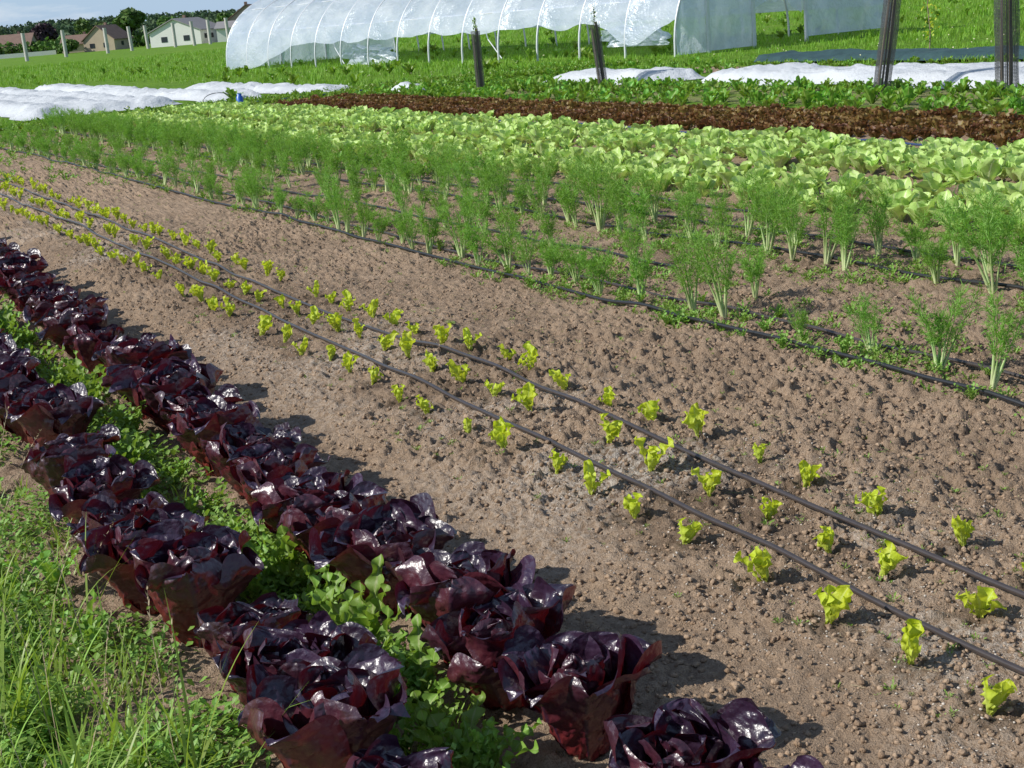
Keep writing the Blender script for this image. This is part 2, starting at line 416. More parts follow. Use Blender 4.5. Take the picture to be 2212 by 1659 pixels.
# purple romaine heads
def head(seed):
    parts=[];n=int(rng.integers(21,25))
    for i in range(n):
        k=i/(n-1)  # 0 outer 1 inner
        L=.268-.05*k+U(-.028,.018);W=.116-.054*k+U(-.012,.012)
        th=.50-.44*k+U(-.1,.1);cu=(.12-.45*k)+U(-.25,.22)
        tip=U(.1,1.5)*(1-k)**.6 if rng.random()<.7 else U(-.9,0)
        lf=leaf(L,W,32,26,th,cu,.95+.6*k+U(-.25,.25),ruf=.023*(1-.4*k),rf=U(1.3,2.9),bl=.0064,blc=.017,r0=.012+.034*(1-k),seed=seed*50+i+U(0,1),tw=U(-.3,.3),kw=dict(pk=U(.54,.70),base=.46),vein=.005,tipcurl=tip)
        parts.append(rot(lf,i*2.39996+U(-.3,.3)))
    return merge(parts)
heads=[make_mesh('purple_romaine_%d'%i,*head(i+1),M_purple) for i in range(10)]
def row_objs(pname,cname,meshes,pts,smin,smax,tl=.06):
    e=empty(pname)
    last=-1
    for i,(x,y) in enumerate(pts):
        s=U(smin,smax);k=int(rng.integers(len(meshes)))
        if k==last:k=(k+1)%len(meshes)
        last=k
        add(cname,meshes[k],e,(x,y,float(gh(x,y))-.006),U(0,6.28),(s*U(.95,1.05),s*U(.95,1.05),s*U(.93,1.07)),(U(-tl,tl),U(-tl,tl)))
    return e
yR=[1.75,2.08]+list(np.arange(2.42,20,.33));yL=[2.3,2.62]+list(np.arange(2.93,20,.345))
row_objs('red_romaine_lettuce_row','lettuce_head',heads,[(1.36+U(-.04,.035)+.07*ss(3,9,y),y+U(-.05,.05)) for y in yR],.90,1.17,.11)
row_objs('red_romaine_lettuce_row','lettuce_head',heads,[(.85+U(-.04,.04)+.03*ss(3,9,y),y+U(-.05,.05)) for y in yL],.86,1.13,.11)

# seedlings
def seedling(seed):
    parts=[];n=int(rng.integers(4,7));y0=U(0,6)
    for i in range(n):
        k=i/(n-1)
        L=U(.085,.120)*(1-.3*k);W=U(.019,.029)*(1-.2*k)
        parts.append(rot(leaf(L,W,16,12,U(.05,.55),U(-.1,.8),U(.5,1.1),ruf=.011,rf=U(2,4),bl=.0028,blc=.011,r0=.003,seed=seed*9+i+U(0,1),tw=U(-.6,.6),kw=dict(pk=U(.6,.76),base=.12)),y0+i*2.2+U(-.3,.3)))
    return merge(parts)
sm=[make_mesh('lettuce_seedling_%d'%i,*seedling(i),M_seed) for i in range(16)]
for row in SEED:row_objs('green_lettuce_seedling_row','seedling',sm,row,.78,1.22,.26)

# fennel
def ribbon(p0,p1,w0,w1):
    d=p1-p0;a=rng.normal(size=3);sd=np.cross(d,a);sd/=np.linalg.norm(sd)+1e-9
    return [p0-sd*w0,p0+sd*w0,p1+sd*w1,p1-sd*w1]
def fennel(seed,H):
    V=[];D=[]
    def rb(p0,p1,w0,w1,s0,s1):
        V.extend(ribbon(p0,p1,w0,w1));b=rng.random()
        D.extend([(s0,1,b),(s0,1,b),(s1,1,b),(s1,1,b)])
    n=int(rng.integers(5,9))
    parts=[]
    for i in range(n):
        yaw=i*2.4+U(-.3,.3);th=U(.02,.30);L=H*U(.65,1.05);cu=U(-.05,.7)
        p=np.array([.006*math.cos(yaw),.006*math.sin(yaw),0.]);pts=[p.copy()]
        seg=10
        for j in range(seg):
            t=th+cu*(j/seg)**2
            p=p+np.array([math.sin(t)*math.cos(yaw),math.sin(t)*math.sin(yaw),math.cos(t)])*L/seg
            pts.append(p.copy())
        rad=np.interp(np.linspace(0,1,11),[0,.25,.5,1],[.0095,.0062,.0026,.001])
        tv,tf,td=tube(pts,rad,4);td[:,0]=np.clip(td[:,0]*1.9-.2,0,1);td[:,2]=U(0,1);parts.append((tv,tf,td))
        for j in range(5,11):
            for b in range(4 if j<10 else 6):
                dirn=np.array([math.cos(yaw),math.sin(yaw),0])*U(-.5,.9)+np.array([-math.sin(yaw),math.cos(yaw),0])*U(-1,1)+np.array([0,0,U(.2,1.1)])
                dirn/=np.linalg.norm(dirn);bl=L*U(.10,.22)*(1.25-.05*j)
                q=pts[j]+(pts[j-1]-pts[j])*U(0,1);e=q+dirn*bl
                rb(q,e,.0013,.0008,.7,1)
                for f in range(9):
                    st=q+(e-q)*U(.2,1);dd=dirn+rng.normal(size=3)*.6;dd/=np.linalg.norm(dd)
                    rb(st,st+dd*U(.014,.038),.0012,.0007,.8,1)
    V=np.array(V);F=np.arange(len(V)).reshape(-1,4)
    parts.append((V,F,np.array(D)));return merge(parts)
fm=[make_mesh('fennel_%d'%i,*fennel(i,U(.31,.43)),M_fen) for i in range(9)]
def frow(x0,y0,y1,st,drop,smin=.75,smax=1.1):
    pts=[];y=y0
    while y<y1:
        if rng.random()>drop(y) :pts.append((x0+U(-.06,.06),y))
        y+=st*U(.7,1.4)
    row_objs('fennel_row','fennel_plant',fm,pts,smin,smax,.16)
frow(4.08,3.2,29,.31,lambda y:.3 if y<5.2 else .12,.5,1.05)
frow(4.6,6.0,29,.45,lambda y:.55 if y<9 else .3,.5,.95)
frow(5.35,4.3,29,.30,lambda y:.08,.8,1.22)
frow(5.75,4.3,29,.30,lambda y:.1,.8,1.22)
frow(4.95,10.,29,.65,lambda y:.35,.6,.9)

# generic leafy templates (merged)
def rosette(n,L,W,th,cu,cup,ruf,rf,ns=6,nt=4,prof=prof_ob,seed=0,kw={}):
    parts=[]
    for i in range(n):
        k=i/n
        parts.append(rot(leaf(U(*L)*(1-.2*k),U(*W)*(1-.15*k),ns,nt,U(*th)*(1-.6*k),U(*cu),U(*cup),ruf=ruf,rf=rf,r0=.006,prof=prof,seed=seed*20+i+U(0,1),tw=U(-.4,.4),kw=kw),i*2.4+U(-.3,.3)))
    return merge(parts)
def plant_rows(name,temps,rows,step,scl,mat,jx=.04,y0=3,y1=30,drop=.04):
    for x0 in rows:
        yy=np.arange(y0,y1,step);yy=yy+rng.uniform(-.25,.25,len(yy))*step;yy=yy[rng.random(len(yy))>drop]
        x=x0+rng.uniform(-jx,jx,len(yy));s=rng.uniform(scl[0],scl[1],len(yy))
        V,F,D=scatter(temps,np.stack([x,yy,gh(x,yy)-.004],-1),rng.random(len(yy))*6.28,s,tiltx=rng.uniform(-.2,.2,len(yy)))
        add(name,make_mesh(name,V,F,D,mat))
ch=[rosette(int(rng.integers(9,13)),(.15,.235),(.054,.076),(.15,.95),(.1,.9),(.2,.8),.012,1.8,8,6,seed=i,kw=dict(pk=.6,base=.12)) for i in range(10)]
plant_rows('chicory_row',ch,[6.72,7.05,7.42],.185,(.8,1.18),M_chic,y0=4,y1=30.5,drop=.04,jx=.09)
plant_rows('chicory_row',ch,[8.15,8.5,8.85,9.2],.185,(.8,1.22),M_chic,y0=5,y1=30.5,jx=.09)
oak=[rosette(16,(.09,.16),(.035,.05),(.3,1.2),(-.2,.7),(.3,.9),.016,3.,6,6,seed=30+i,kw=dict(pk=.7,base=.25)) for i in range(6)]
plant_rows('oakleaf_lettuce_row',oak,[10.1,10.45,10.8,11.15,11.5],.19,(.85,1.25),M_brown,y0=7,y1=29,drop=.02)
chd=[rosette(10,(.12,.28),(.03,.06),(.2,1.),(0,.9),(.3,.9),.014,2.,7,4,seed=60+i,kw=dict(pk=.6,base=.1)) for i in range(8)]
plant_rows('chard_row',chd,[12.2,12.6,13.0,13.5,14.0,14.5],.22,(.4,1.15),M_green,jx=.25,y0=9,y1=30,drop=.1)
rocket=[rosette(9,(.06,.12),(.012,.02),(.3,1.),(0,.6),(.2,.6),.004,2.,4,2,seed=90+i) for i in range(5)]
plant_rows('young_salad_row',rocket,[6.2,6.42,7.75,7.9],.1,(.8,1.2),M_green,y0=13,y1=30)

# weeds
def prof_lobe(s,pk=.6,base=.15):
    return prof_ob(s,pk,base)*(.58+.42*np.sin(s*2*PI*4.5-.5))
th_t=[rosette(12,(.12,.26),(.020,.038),(.05,.9),(.1,.9),(.2,.8),.010,4,28,6,prof=prof_lobe,seed=120+i,kw=dict(pk=.65,base=.3)) for i in range(6)]
def smallweed(seed,n=26,R=.06,H=.06,ls=.014):
    parts=[]
    for i in range(n):
        a=U(0,6.28);r=R*math.sqrt(rng.random());z=H*rng.random()*(1-.5*(r/R)**2)
        parts.append(rot(leaf(U(ls*.8,ls*1.5),U(ls*.35,ls*.55),2,2,U(.6,1.5),U(-.2,.5),.3,r0=0.,seed=seed*31+i+U(0,1),prof=prof_ob),U(0,6.28),(r*math.cos(a),r*math.sin(a),z)))
    return merge(parts)
sw=[smallweed(i) for i in range(6)];swt=[smallweed(i+20,46,.06,.16,.017) for i in range(5)]
sw2=[rosette(8,(.03,.07),(.007,.013),(.5,1.35),(0,.4),(.2,.5),.003,2,8,2,prof=prof_lobe,seed=150+i) for i in range(6)]
def wscatter(name,temps,n,fx,fy,scl,mat,dens=None,tilt=.2):
    x=fx(n);y=fy(n)
    if dens is not None:
        k=rng.random(n)<dens(x,y);x=x[k];y=y[k];n=len(x)
    s=rng.uniform(scl[0],scl[1],n)
    V,F,D=scatter(temps,np.stack([x,y,gh(x,y)-.003],-1),rng.random(n)*6.28,s,tiltx=rng.uniform(-tilt,tilt,n))
    add(name,make_mesh(name,V,F,D,mat))
uni=lambda a,b:(lambda n:rng.uniform(a,b,n))
logu=lambda a,b:(lambda n:a*(b/a)**rng.random(n))
wscatter('thistle_weeds',th_t,75,uni(1.04,1.2),logu(2.3,15),(.55,1.15),M_weed)
wscatter('thistle_weeds',th_t,46,uni(.2,.6),logu(3.6,15),(.4,.95),M_weed)
wscatter('thistle_weeds',th_t,70,uni(3.85,4.5),logu(3.4,16),(.18,.5),M_weed)
pat=lambda sd,a=.42,b=.6:(lambda x,y:ss(a,b,fbm(x*3,y*3,sd,2)))
wscatter('chickweed',sw,1200,uni(.98,1.25),logu(2.,16),(.7,1.8),M_weed,pat(61))
wscatter('chickweed',swt,260,uni(1.0,1.22),logu(2.,16),(.6,1.3),M_weed,pat(64))
wscatter('chickweed',swt,160,uni(.2,.6),logu(2.6,16),(.6,1.2),M_weed,pat(65))
wscatter('chickweed',sw,1500,uni(.1,.75),logu(2.6,16),(.7,1.6),M_weed,pat(62))
def rowd(x,y):
    d=np.zeros(len(x))
    for c in(4.05,4.5,5.3,5.6,5.9,6.3):d=np.maximum(d,np.exp(-((x-c)/.17)**2))
    return np.clip(d*(.12+1.1*ss(.46,.66,fbm(x*1.7,y*1.7,55,3)))+.07,0,1)*np.clip(.65+y/25,0,1)
wscatter('bed_weeds',sw2,10500,uni(3.85,6.6),logu(3.,30),(.4,1.15),M_weed,rowd)
wscatter('bed_weeds',sw,5200,uni(3.85,6.6),logu(3.,30),(.4,1.05),M_weed,rowd)
wscatter('bed_weeds',sw2,700,uni(2.0,3.9),logu(2.,20),(.15,.5),M_weed)
wscatter('bed_weeds',sw2,2600,uni(1.5,9),uni(16,31),(1.,2.2),M_green,lambda x,y:ss(.4,.65,fbm(x*.6,y*.6,57,3))*ss(16,27,y)+.1)
wscatter('bed_weeds',sw2,2200,uni(6.4,12.3),logu(5,30),(.6,1.3),M_weed,lambda x,y:.4+0*x)
wscatter('headland_weeds',chd,1900,uni(0,20),uni(30.2,33.),(.25,.7),M_green)
wscatter('headland_weeds',chd,1100,uni(-2,12),uni(27.5,32.5),(.2,.55),M_green)
wscatter('headland_weeds',chd,900,uni(14.6,20),uni(10,34),(.3,.8),M_green,lambda x,y:1.-((x>14.7)&(x<17.2)&(y<27.5)))
wscatter('headland_weeds',chd,220,uni(14.5,15.3),uni(10,29),(.4,.75),M_green)

# grass
def blade(L,w,th,cu,ns=5):
    s=np.linspace(0,1,ns+1);t=th+cu*s**1.5
    r=np.concatenate([[0],np.cumsum(np.sin(t[:-1]))])*L/ns;z=np.concatenate([[0],np.cumsum(np.cos(t[:-1]))])*L/ns
    ww=w*np.minimum(1,(1-s)*2.2+.06)
    V=np.empty((ns+1,2,3));V[:,0]=np.stack([r,-ww,z],-1);V[:,1]=np.stack([r,ww,z],-1)
    I=np.arange((ns+1)*2).reshape(-1,2);F=np.stack([I[:-1,0],I[1:,0],I[1:,1],I[:-1,1]],-1)
    D=np.stack([np.repeat(s,2),np.ones(2*ns+2),np.full(2*ns+2,rng.random())],-1)
    return V.reshape(-1,3),F,D
def tuft(n,L,w,R,ns=5,th=(.05,.6)):
    return merge([rot(blade(U(*L),U(*w),U(*th),U(.1,1.7),ns),U(0,6.28),(U(-R,R),U(-R,R),0)) for _ in range(n)])
tall=[tuft(9,(.14,.46),(.002,.0052),.04,9,(.02,.7)) for _ in range(9)]
short=[tuft(10,(.04,.13),(.0014,.003),.03,4,(.1,.9)) for _ in range(6)]
wscatter('tall_grass',tall,135,uni(-.05,.62),uni(2.4,4.5),(.5,1.05),M_grass,lambda x,y:np.clip(1.2-ss(3.6,4.5,y)-ss(.42,.6,x)*.6,0,1))
wscatter('short_grass',short,600,uni(-.3,.7),logu(2.4,18),(.7,1.4),M_grass,pat(63,.38,.55))
wscatter('short_grass',short,90,uni(.98,1.22),logu(2.4,12),(.6,1.2),M_grass)
def stalk():
    L=U(.35,.5);b=blade(L,.0012,U(.05,.3),U(.1,.6),8);v=b[0].reshape(-1,2,3).mean(1);parts=[b]
    for i in range(18):
        j=U(5,8);k=int(min(j,7));p=v[k]+(v[k+1]-v[k])*(j-k)
        parts.append(rot(blade(U(.006,.018),.0016,U(.2,1.),.2,2),U(0,6.28),p))
    return merge(parts)
stk=[stalk() for _ in range(5)]
wscatter('grass_seed_stalks',stk,34,uni(.15,.62),uni(2.6,4.8),(.7,1.),M_straw)
# meadow tufts
mt=[tuft(5,(.06,.16),(.004,.008),.07,2) for _ in range(8)]
n=52000
r=15*(150/15)**rng.random(n);a=rng.uniform(-.30,.98,n)
x=r*np.sin(a);y=r*np.cos(a)
FL=lambda x,y:((x>5.6)&(x<13.8)&(y>33.8)&(y<60))
k=((y>31)|(x>17.4))&(soilmask(x,y)<.4)&~FL(x,y)
x=x[k];y=y[k];r=r[k];n=len(x)
patch=.5+1.*fbm(x*.25,y*.25,71,3)
V,F,D=scatter(mt,np.stack([x,y,gz(x,y)],-1),rng.random(n)*6.28,np.clip(.6+r/70,.6,2.)*patch*rng.uniform(.7,1.2,n))
add('meadow_grass',make_mesh('meadow_grass',V,F,D,M_mead))
n=500;r=22*(80/22)**rng.random(n);a=rng.uniform(.2,.95,n);x=r*np.sin(a);y=r*np.cos(a);k=(soilmask(x,y)<.3)&((x>17.8)|(y>31.5))&~FL(x,y);x=x[k];y=y[k];n=len(x)
V,F,D=scatter(ct,np.stack([x,y,gz(x,y)+rng.uniform(.08,.2,n)],-1),rng.random(n)*6.28,rng.uniform(.014,.024,n))
add('meadow_flower_heads',make_mesh('meadow_flower_heads',V,F,D,simple('flower_head',(.7,.68,.42),.8)))
k=400;a=rng.uniform(-.1,.95,k);r=34*(90/34)**rng.random(k);x=r*np.sin(a);y=r*np.cos(a);kk=~FL(x,y)&(y>33);x=x[kk];y=y[kk]
V,F,D=scatter(chd,np.stack([x,y,gz(x,y)],-1),rng.random(len(x))*6.28,rng.uniform(.8,1.8,len(x)));add('meadow_docks',make_mesh('meadow_docks',V,F,D,M_green))

# straw bits / clippings
bt=[]
for i in range(10):
    L=U(.01,.045);w=U(.0006,.0016);c=U(-.3,.3)*L
    v=np.array([[-L,-w,0],[0,-w+c*.3,.002],[L,-w+c*.3,0],[L,w+c*.3,0],[0,w+c*.3,.002],[-L,w,0]]);f=np.array([[0,1,4,5],[1,2,3,4]])
    bt.append((v,f,np.full((6,3),rng.random())))
def bits(name,n,x0,x1,y0,y1,mat,s=(.5,1.)):
    x=rng.uniform(x0,x1,n);y=logu(y0,y1)(n)
    k=vn(x*2,y*2,99)>rng.random(n)*.9;x=x[k];y=y[k];n=len(x)
    V,F,D=scatter(bt,np.stack([x,y,gh(x,y)+.005],-1),rng.random(n)*6.28,rng.uniform(s[0],s[1],n),tiltx=rng.uniform(-.4,.4,n))
    add(name,make_mesh(name,V,F,D,mat))
bits('straw_bits',3000,1.6,6.5,1.9,14,M_straw,(.3,.8));bits('green_clippings',3200,2.6,4.6,2.8,14,M_weed,(.3,.7))

# ---------------------------------------------------------------- drip hoses
def hose(name,x0,y0,y1,r,mat,dr=False,wig=.03,seed=1):
    y=np.arange(y0,y1,.02)
    x=x0+wig*2*(fbm(y*.35,y*0+seed,seed,3)-.5)
    if dr:x=x+.13*(1-np.exp(-(np.maximum(y,2)-2)/3.))
    z=np.maximum(np.maximum(gh(x,y),gh(x-r*.6,y)),gh(x+r*.6,y))
    # hose rests on the higher clods: running maximum, then smoothed
    W=7;zp=np.pad(z,W,mode='edge');z=np.max(np.stack([zp[i:i+len(z)] for i in range(2*W+1)]),0)
    K=np.hanning(33);K/=K.sum();z=np.convolve(np.pad(z,16,mode='edge'),K,'valid')+r*.7
    x=x[::3];y=y[::3];z=z[::3]
    v,f,d=tube(np.stack([x,y,z],-1),r,8);add(name,make_mesh(name,v,f,d,mat))
hose('drip_irrigation_hose',2.36,.5,31,.0085,M_drip2,True,.05,3)
hose('drip_irrigation_hose',2.66,.5,31,.0085,M_drip2,True,.06,5)
hose('drip_irrigation_hose',3.94,2,31,.0095,M_drip,False,.09,7)
hose('drip_irrigation_hose',4.2,2,31,.0085,M_drip2,False,.07,9)
hose('drip_irrigation_hose',4.75,7,31,.0085,M_drip,False,.08,10)
hose('drip_irrigation_hose',5.45,2,31,.0095,M_drip,False,.05,11)
hose('drip_irrigation_hose',5.88,2,31,.0095,M_drip,False,.06,13)
hose('drip_irrigation_hose',6.4,8,31,.0095,M_drip,False,.08,15)
hose('drip_irrigation_hose',9.75,5,31,.011,M_bluehose,False,.1,17)
xh=np.arange(2.,14.,.15)
v,f,d=tube(np.stack([xh,31.2+.25*(fbm(xh*.5,xh*0,4,2)-.5),gz(xh,xh*0+31)+.05],-1),.022,8);add('supply_hose',make_mesh('supply_hose',v,f,d,M_bluehose))
pts=[(9.72,30.4,0),(9.72,30.4,.24),(9.72,30.4,.26),(9.72,30.4,.30),(9.72,30.4,.31)]
v,f,d=tube(pts,[.075,.075,.05,.05,.03],12);add('blue_filter_canister',make_mesh('blue_filter_canister',v,f,d,M_blue))
ang=np.linspace(0,PI,16)
v,f,d=tube(np.stack([9.6+.35*np.cos(ang),31.6+0*ang,.32*np.sin(ang)**.5+.0*ang],-1),.008,5);add('wire_hoop',make_mesh('wire_hoop',v,f,d,M_drip))

# ---------------------------------------------------------------- fleece covers
def cover(name,x0,x1,y0,y1,st,beds,hh,seed,edge=.4):
    X=np.arange(x0,x1+.01,st);Y=np.arange(y0,y1+.01,st*1.6)
    A,B=np.meshgrid(X,Y,indexing='ij')
    u=(A-x0)/(x1-x0);v=(B-y0)/(y1-y0)
    ed=ss(0,edge/(x1-x0),u)*ss(0,edge/(x1-x0),1-u)*ss(0,edge*1.5/(y1-y0),v)*ss(0,edge*1.5/(y1-y0),1-v)
    Zb=hh*(.55+.45*np.abs(np.sin(u*PI*beds)))*(.65+.7*fbm(A*.9,B*.35,seed,3))+.05*(fbm(A*3.,B*2.,seed+5,3)-.5)
    rid=1-np.abs(fbm(A*1.8+B*.5,B*1.2-A*.6,seed+3,3)*2-1)
    Zb=Zb+.05*ss(.8,1.,rid)
    Zz=ed*Zb+.02
    A2=A+.5*(fbm(B*.5,B*0+u*2,seed+8,3)-.5)*1.4;B2=B+1.2*(fbm(A*.8,A*0+v*2,seed+9,3)-.5)
    V=np.stack([A2,B2,Zz+gz(A2,B2)],-1).reshape(-1,3);nx,ny=A.shape
    I=np.arange(nx*ny).reshape(nx,ny);F=np.stack([I[:-1,:-1],I[1:,:-1],I[1:,1:],I[:-1,1:]],-1).reshape(-1,4)
    add(name,make_mesh(name,V,F,None,M_fleece))
cover('fleece_row_cover',6.0,9.8,34.6,64,.11,3,.20,201,.5)
cover('fleece_row_cover',10.1,11.7,33.6,58,.1,1,.16,221)
cover('fleece_row_cover',12.1,13.6,32.4,44,.1,1,.11,231,.3)
cover('fleece_row_cover',15.1,17.1,13.2,22.,.08,1,.20,241,.3)
cover('fleece_row_cover',15.1,16.5,22.9,26.6,.08,1,.18,251,.3)
cover('fleece_row_cover',13.1,13.8,28.9,30.3,.06,1,.16,261,.2)
M_net=simple('dark_green_net',(.03,.07,.07),.6,nscale=6,namp=.6,bump=.5)
X=np.arange(19.4,20.7,.08);Y=np.arange(15,25.5,.1);A,B=np.meshgrid(X,Y,indexing='ij')
Zz=.05+.2*fbm(A*2,B*1.2,301,4)*ss(0,.2,(A-19.4))*ss(0,.2,(20.7-A));V=np.stack([A+.3*vn(B,B*0,7),B,Zz+gz(A,B)],-1).reshape(-1,3);nx,ny=A.shape
I=np.arange(nx*ny).reshape(nx,ny);add('ground_net',make_mesh('ground_net',V,np.stack([I[:-1,:-1],I[1:,:-1],I[1:,1:],I[:-1,1:]],-1).reshape(-1,4),None,M_net))

# ---------------------------------------------------------------- polytunnel
TW,TL,TH=8.4,29.3,3.15
tun=empty('polytunnel',(22.2,32.1,0),math.atan2(.1026,.9947))
def sec(phi):
    c=np.cos(phi);s=np.sin(phi)
    return TW/2-TW/2*np.sign(c)*np.abs(c)**.85,TH*np.abs(s)**.8
hoops=[]
NH=15
for i in range(NH):
    ph=np.linspace(0,PI,40);ex,ez=sec(ph)
    y=i*TL/(NH-1)
    hoops.append(tube(np.stack([TW/2+(ex-TW/2)*.994,ex*0+y,ez*.991],-1),.034,6))
add('hoops',make_mesh('hoops',*merge(hoops),M_steel),tun)
pur=[]
for ph in(.42,.85,PI/2,PI-.85,PI-.42):
    ex,ez=sec(np.array([ph]));ex=TW/2+(ex-TW/2)*.975;ez=ez*.97
    pur.append(tube([(ex[0],t,ez[0]) for t in np.linspace(0,TL,8)],.02,5))
for i in(4,9):
    y0=i*TL/(NH-1);pur.append(tube([(.15,y0,.1),(.35,y0+1.,.7),(.8,y0+2.05,1.5)],.018,5))
add('purlins',make_mesh('purlins',*merge(pur),M_steel),tun)
nl,nph=200,60
l=np.linspace(0,TL,nl)
hem=.95+.12*(fbm(l*.6,l*0,5,3)-.5)*2-.08*np.abs(np.sin(l*(NH-1)/TL*PI))
hem=hem-.55*np.exp(-((l-1.9)/1.)**2)
hem=hem*(1-ss(TL-7.5,TL-2.,l))+.04
hem=np.maximum(hem,.04)
ph0=np.arcsin(np.clip((hem/TH)**(1/.8),0,1))
T=np.linspace(0,1,nph);T=.5-.5*np.cos(T*PI)
PH=ph0[:,None]+(PI-.18-ph0[:,None])*T[None]
ex,ez=sec(PH);Lc=np.repeat(l[:,None],nph,1)
sag=.09*np.abs(np.sin(Lc*(NH-1)/TL*PI))**.7*(.4+np.sin(PH))
wr=.06*(fbm(Lc*1.5+PH*2,PH*4+Lc*.6,17,3)-.5)
sc=1-(sag+wr*(sag>.02))/3.3
V=np.stack([TW/2+(ex-TW/2)*sc,Lc,ez*sc],-1).reshape(-1,3)
I=np.arange(nl*nph).reshape(nl,nph);Fq=np.stack([I[:-1,:-1],I[1:,:-1],I[1:,1:],I[:-1,1:]],-1).reshape(-1,4)
add('film_cover',make_mesh('film_cover',V,Fq,None,M_film),tun)
def topz(x):
    xx=np.linspace(.001,PI-.001,400);a,b=sec(xx);return np.interp(x,a,b)
def panel(x0,x1,zb,y,nm,zt=None,bow=.1,seed=1):
    xs_=np.linspace(x0,x1,26);t=np.linspace(0,1,30)
    A,Tt=np.meshgrid(xs_,t,indexing='ij')
    zlo=zb(A) if callable(zb) else zb
    zhi=topz(A)-.03
    Zp=zlo+(zhi-zlo)*Tt
    Yp=y+bow*(fbm(A*2.5,Zp*.8,seed,4)-.5)*2
    V=np.stack([A,Yp,Zp],-1).reshape(-1,3);a,b=A.shape;I=np.arange(a*b).reshape(a,b)
    add(nm,make_mesh(nm,V,np.stack([I[:-1,:-1],I[1:,:-1],I[1:,1:],I[:-1,1:]],-1).reshape(-1,4),None,M_film),tun)
panel(.05,1.15,.03,-.03,'end_panel',seed=3);panel(1.2,2.8,.05,.02,'end_panel',seed=4)
panel(4.85,TW-.05,.15,-.02,'end_panel',bow=.16,seed=5)
panel(2.85,4.8,lambda A:1.2+.25*((A-3.7)/.9)**2*-1+.2*(vn(A*4,A*0,3)-.5),.04,'door_flap',bow=.14,seed=6)
panel(.1,TW-.1,.05,TL-.02,'far_end_panel',seed=8)
posts=[tube([(x,-.06,0),(x,-.06,float(topz(x))-.05)],.055,8) for x in(1.17,2.83,4.82)]
posts+=[tube([(x,TL,0),(x,TL,float(topz(x))-.05)],.045,8) for x in(2.6,4.8)]
posts.append(tube([(1.17,0,2.25),(4.62,0,2.25)],.03,6))
add('door_posts',make_mesh('door_posts',*merge(posts),M_steel),tun)
def bunch(x,y0,y1,z0,z1,seed,nm='rolled_side_film'):
    a=np.linspace(0,1,60);b=np.linspace(0,1,24);A,B=np.meshgrid(a,b,indexing='ij')
    Yv=y0+(y1-y0)*A+.3*(fbm(A*3,B*2,seed+2,2)-.5);Zv=z0+(z1-z0)*B*(.5+1.*fbm(A*3,B*0,seed,3)*np.sin(A*PI)**.4);Xv=x+.35*(fbm(A*9,B*4,seed,3)-.5)*2*(.3+B)
    V=np.stack([Xv,Yv,Zv],-1).reshape(-1,3);I=np.arange(1440).reshape(60,24)
    add(nm,make_mesh(nm,V,np.stack([I[:-1,:-1],I[1:,:-1],I[1:,1:],I[:-1,1:]],-1).reshape(-1,4),None,M_film),tun)
bunch(.9,16.5,20.,.02,.7,4);bunch(.35,.6,3.4,.3,.8,9)

# ---------------------------------------------------------------- tree guards
def guard(x,y,H,R,lx,ly,sap):
    e=empty('tree_guard',(x,y,float(gz(x,y))))
    nz,na=26,24;zz=np.linspace(0,H,nz);aa=np.linspace(0,2*PI,na+1)
    A,Zz=np.meshgrid(aa,zz);rr=R*(1+.2*(fbm(A*0+np.cos(A)*1.5+5,Zz*2+np.sin(A),int(x*7),2)-.5)*2)
    V=np.stack([rr*np.cos(A)+lx*Zz/H,rr*np.sin(A)*.8+ly*Zz/H,Zz],-1).reshape(-1,3);I=np.arange(nz*(na+1)).reshape(nz,na+1)
    D=np.stack([(Zz/1.4).ravel()*.9,(A/(2*PI)).ravel(),A.ravel()*0],-1)
    F=np.stack([I[:-1,:-1],I[:-1,1:],I[1:,1:],I[1:,:-1]],-1).reshape(-1,4)
    add('mesh_sleeve',make_mesh('mesh_sleeve',V,F,D,M_guard),e)
    add('stake',make_mesh('stake',*merge([tube([(R*.4,0,-.1),(R*.4+lx*1.0,ly,H+.05)],.022,6),tube([(-R*.5,.02,-.1),(-R*.5+lx,ly,H*.93)],.018,6)]),M_wood),e)
    if sap:
        pts=[(0,0,0),(lx*.5,ly*.5,H*.5),(lx,ly,H),(lx+.02,ly,H+sap*.5),(lx-.01,ly,H+sap)]
        add('sapling_stem',make_mesh('sapling_stem',*tube(pts,[.012,.011,.009,.006,.002],6),M_bark),e)
        ps=[]
        for i in range(30):
            z=H-.05+sap*rng.random();ps.append(rot(leaf(U(.04,.07),U(.015,.022),3,2,U(.5,1.4),.3,.4,seed=i+U(0,1)),U(0,6.28),(lx+U(-.04,.04),ly,z)))
        add('sapling_leaves',make_mesh('sapling_leaves',*merge(ps),M_weed),e)
guard(13.9,27.2,1.2,.095,-.02,.0,.3)
guard(14.6,23.5,1.17,.10,-.1,.03,.4)
guard(14.15,15.5,1.42,.14,.18,-.09,.5)
guard(14.35,13.4,1.5,.155,-.02,.01,.5)
e=empty('young_tree',(20.6,21.2,0))
add('trunk',make_mesh('trunk',*tube([(0,0,0),(.03,0,.5),(-.02,.02,1.),(.04,0,1.5),(0,0,1.9)],[.014,.012,.01,.007,.003],6),M_wood),e)
ps=[]
for i in range(90):
    z=U(.35,1.9);a=U(0,6.28);r_=U(.02,.22);ps.append(rot(leaf(U(.05,.10),U(.02,.03),3,2,U(.3,1.4),.3,.4,seed=i+U(0,1)),U(0,6.28),(r_*math.cos(a),r_*math.sin(a),z)))
add('foliage',make_mesh('foliage',*merge(ps),M_seed),e)

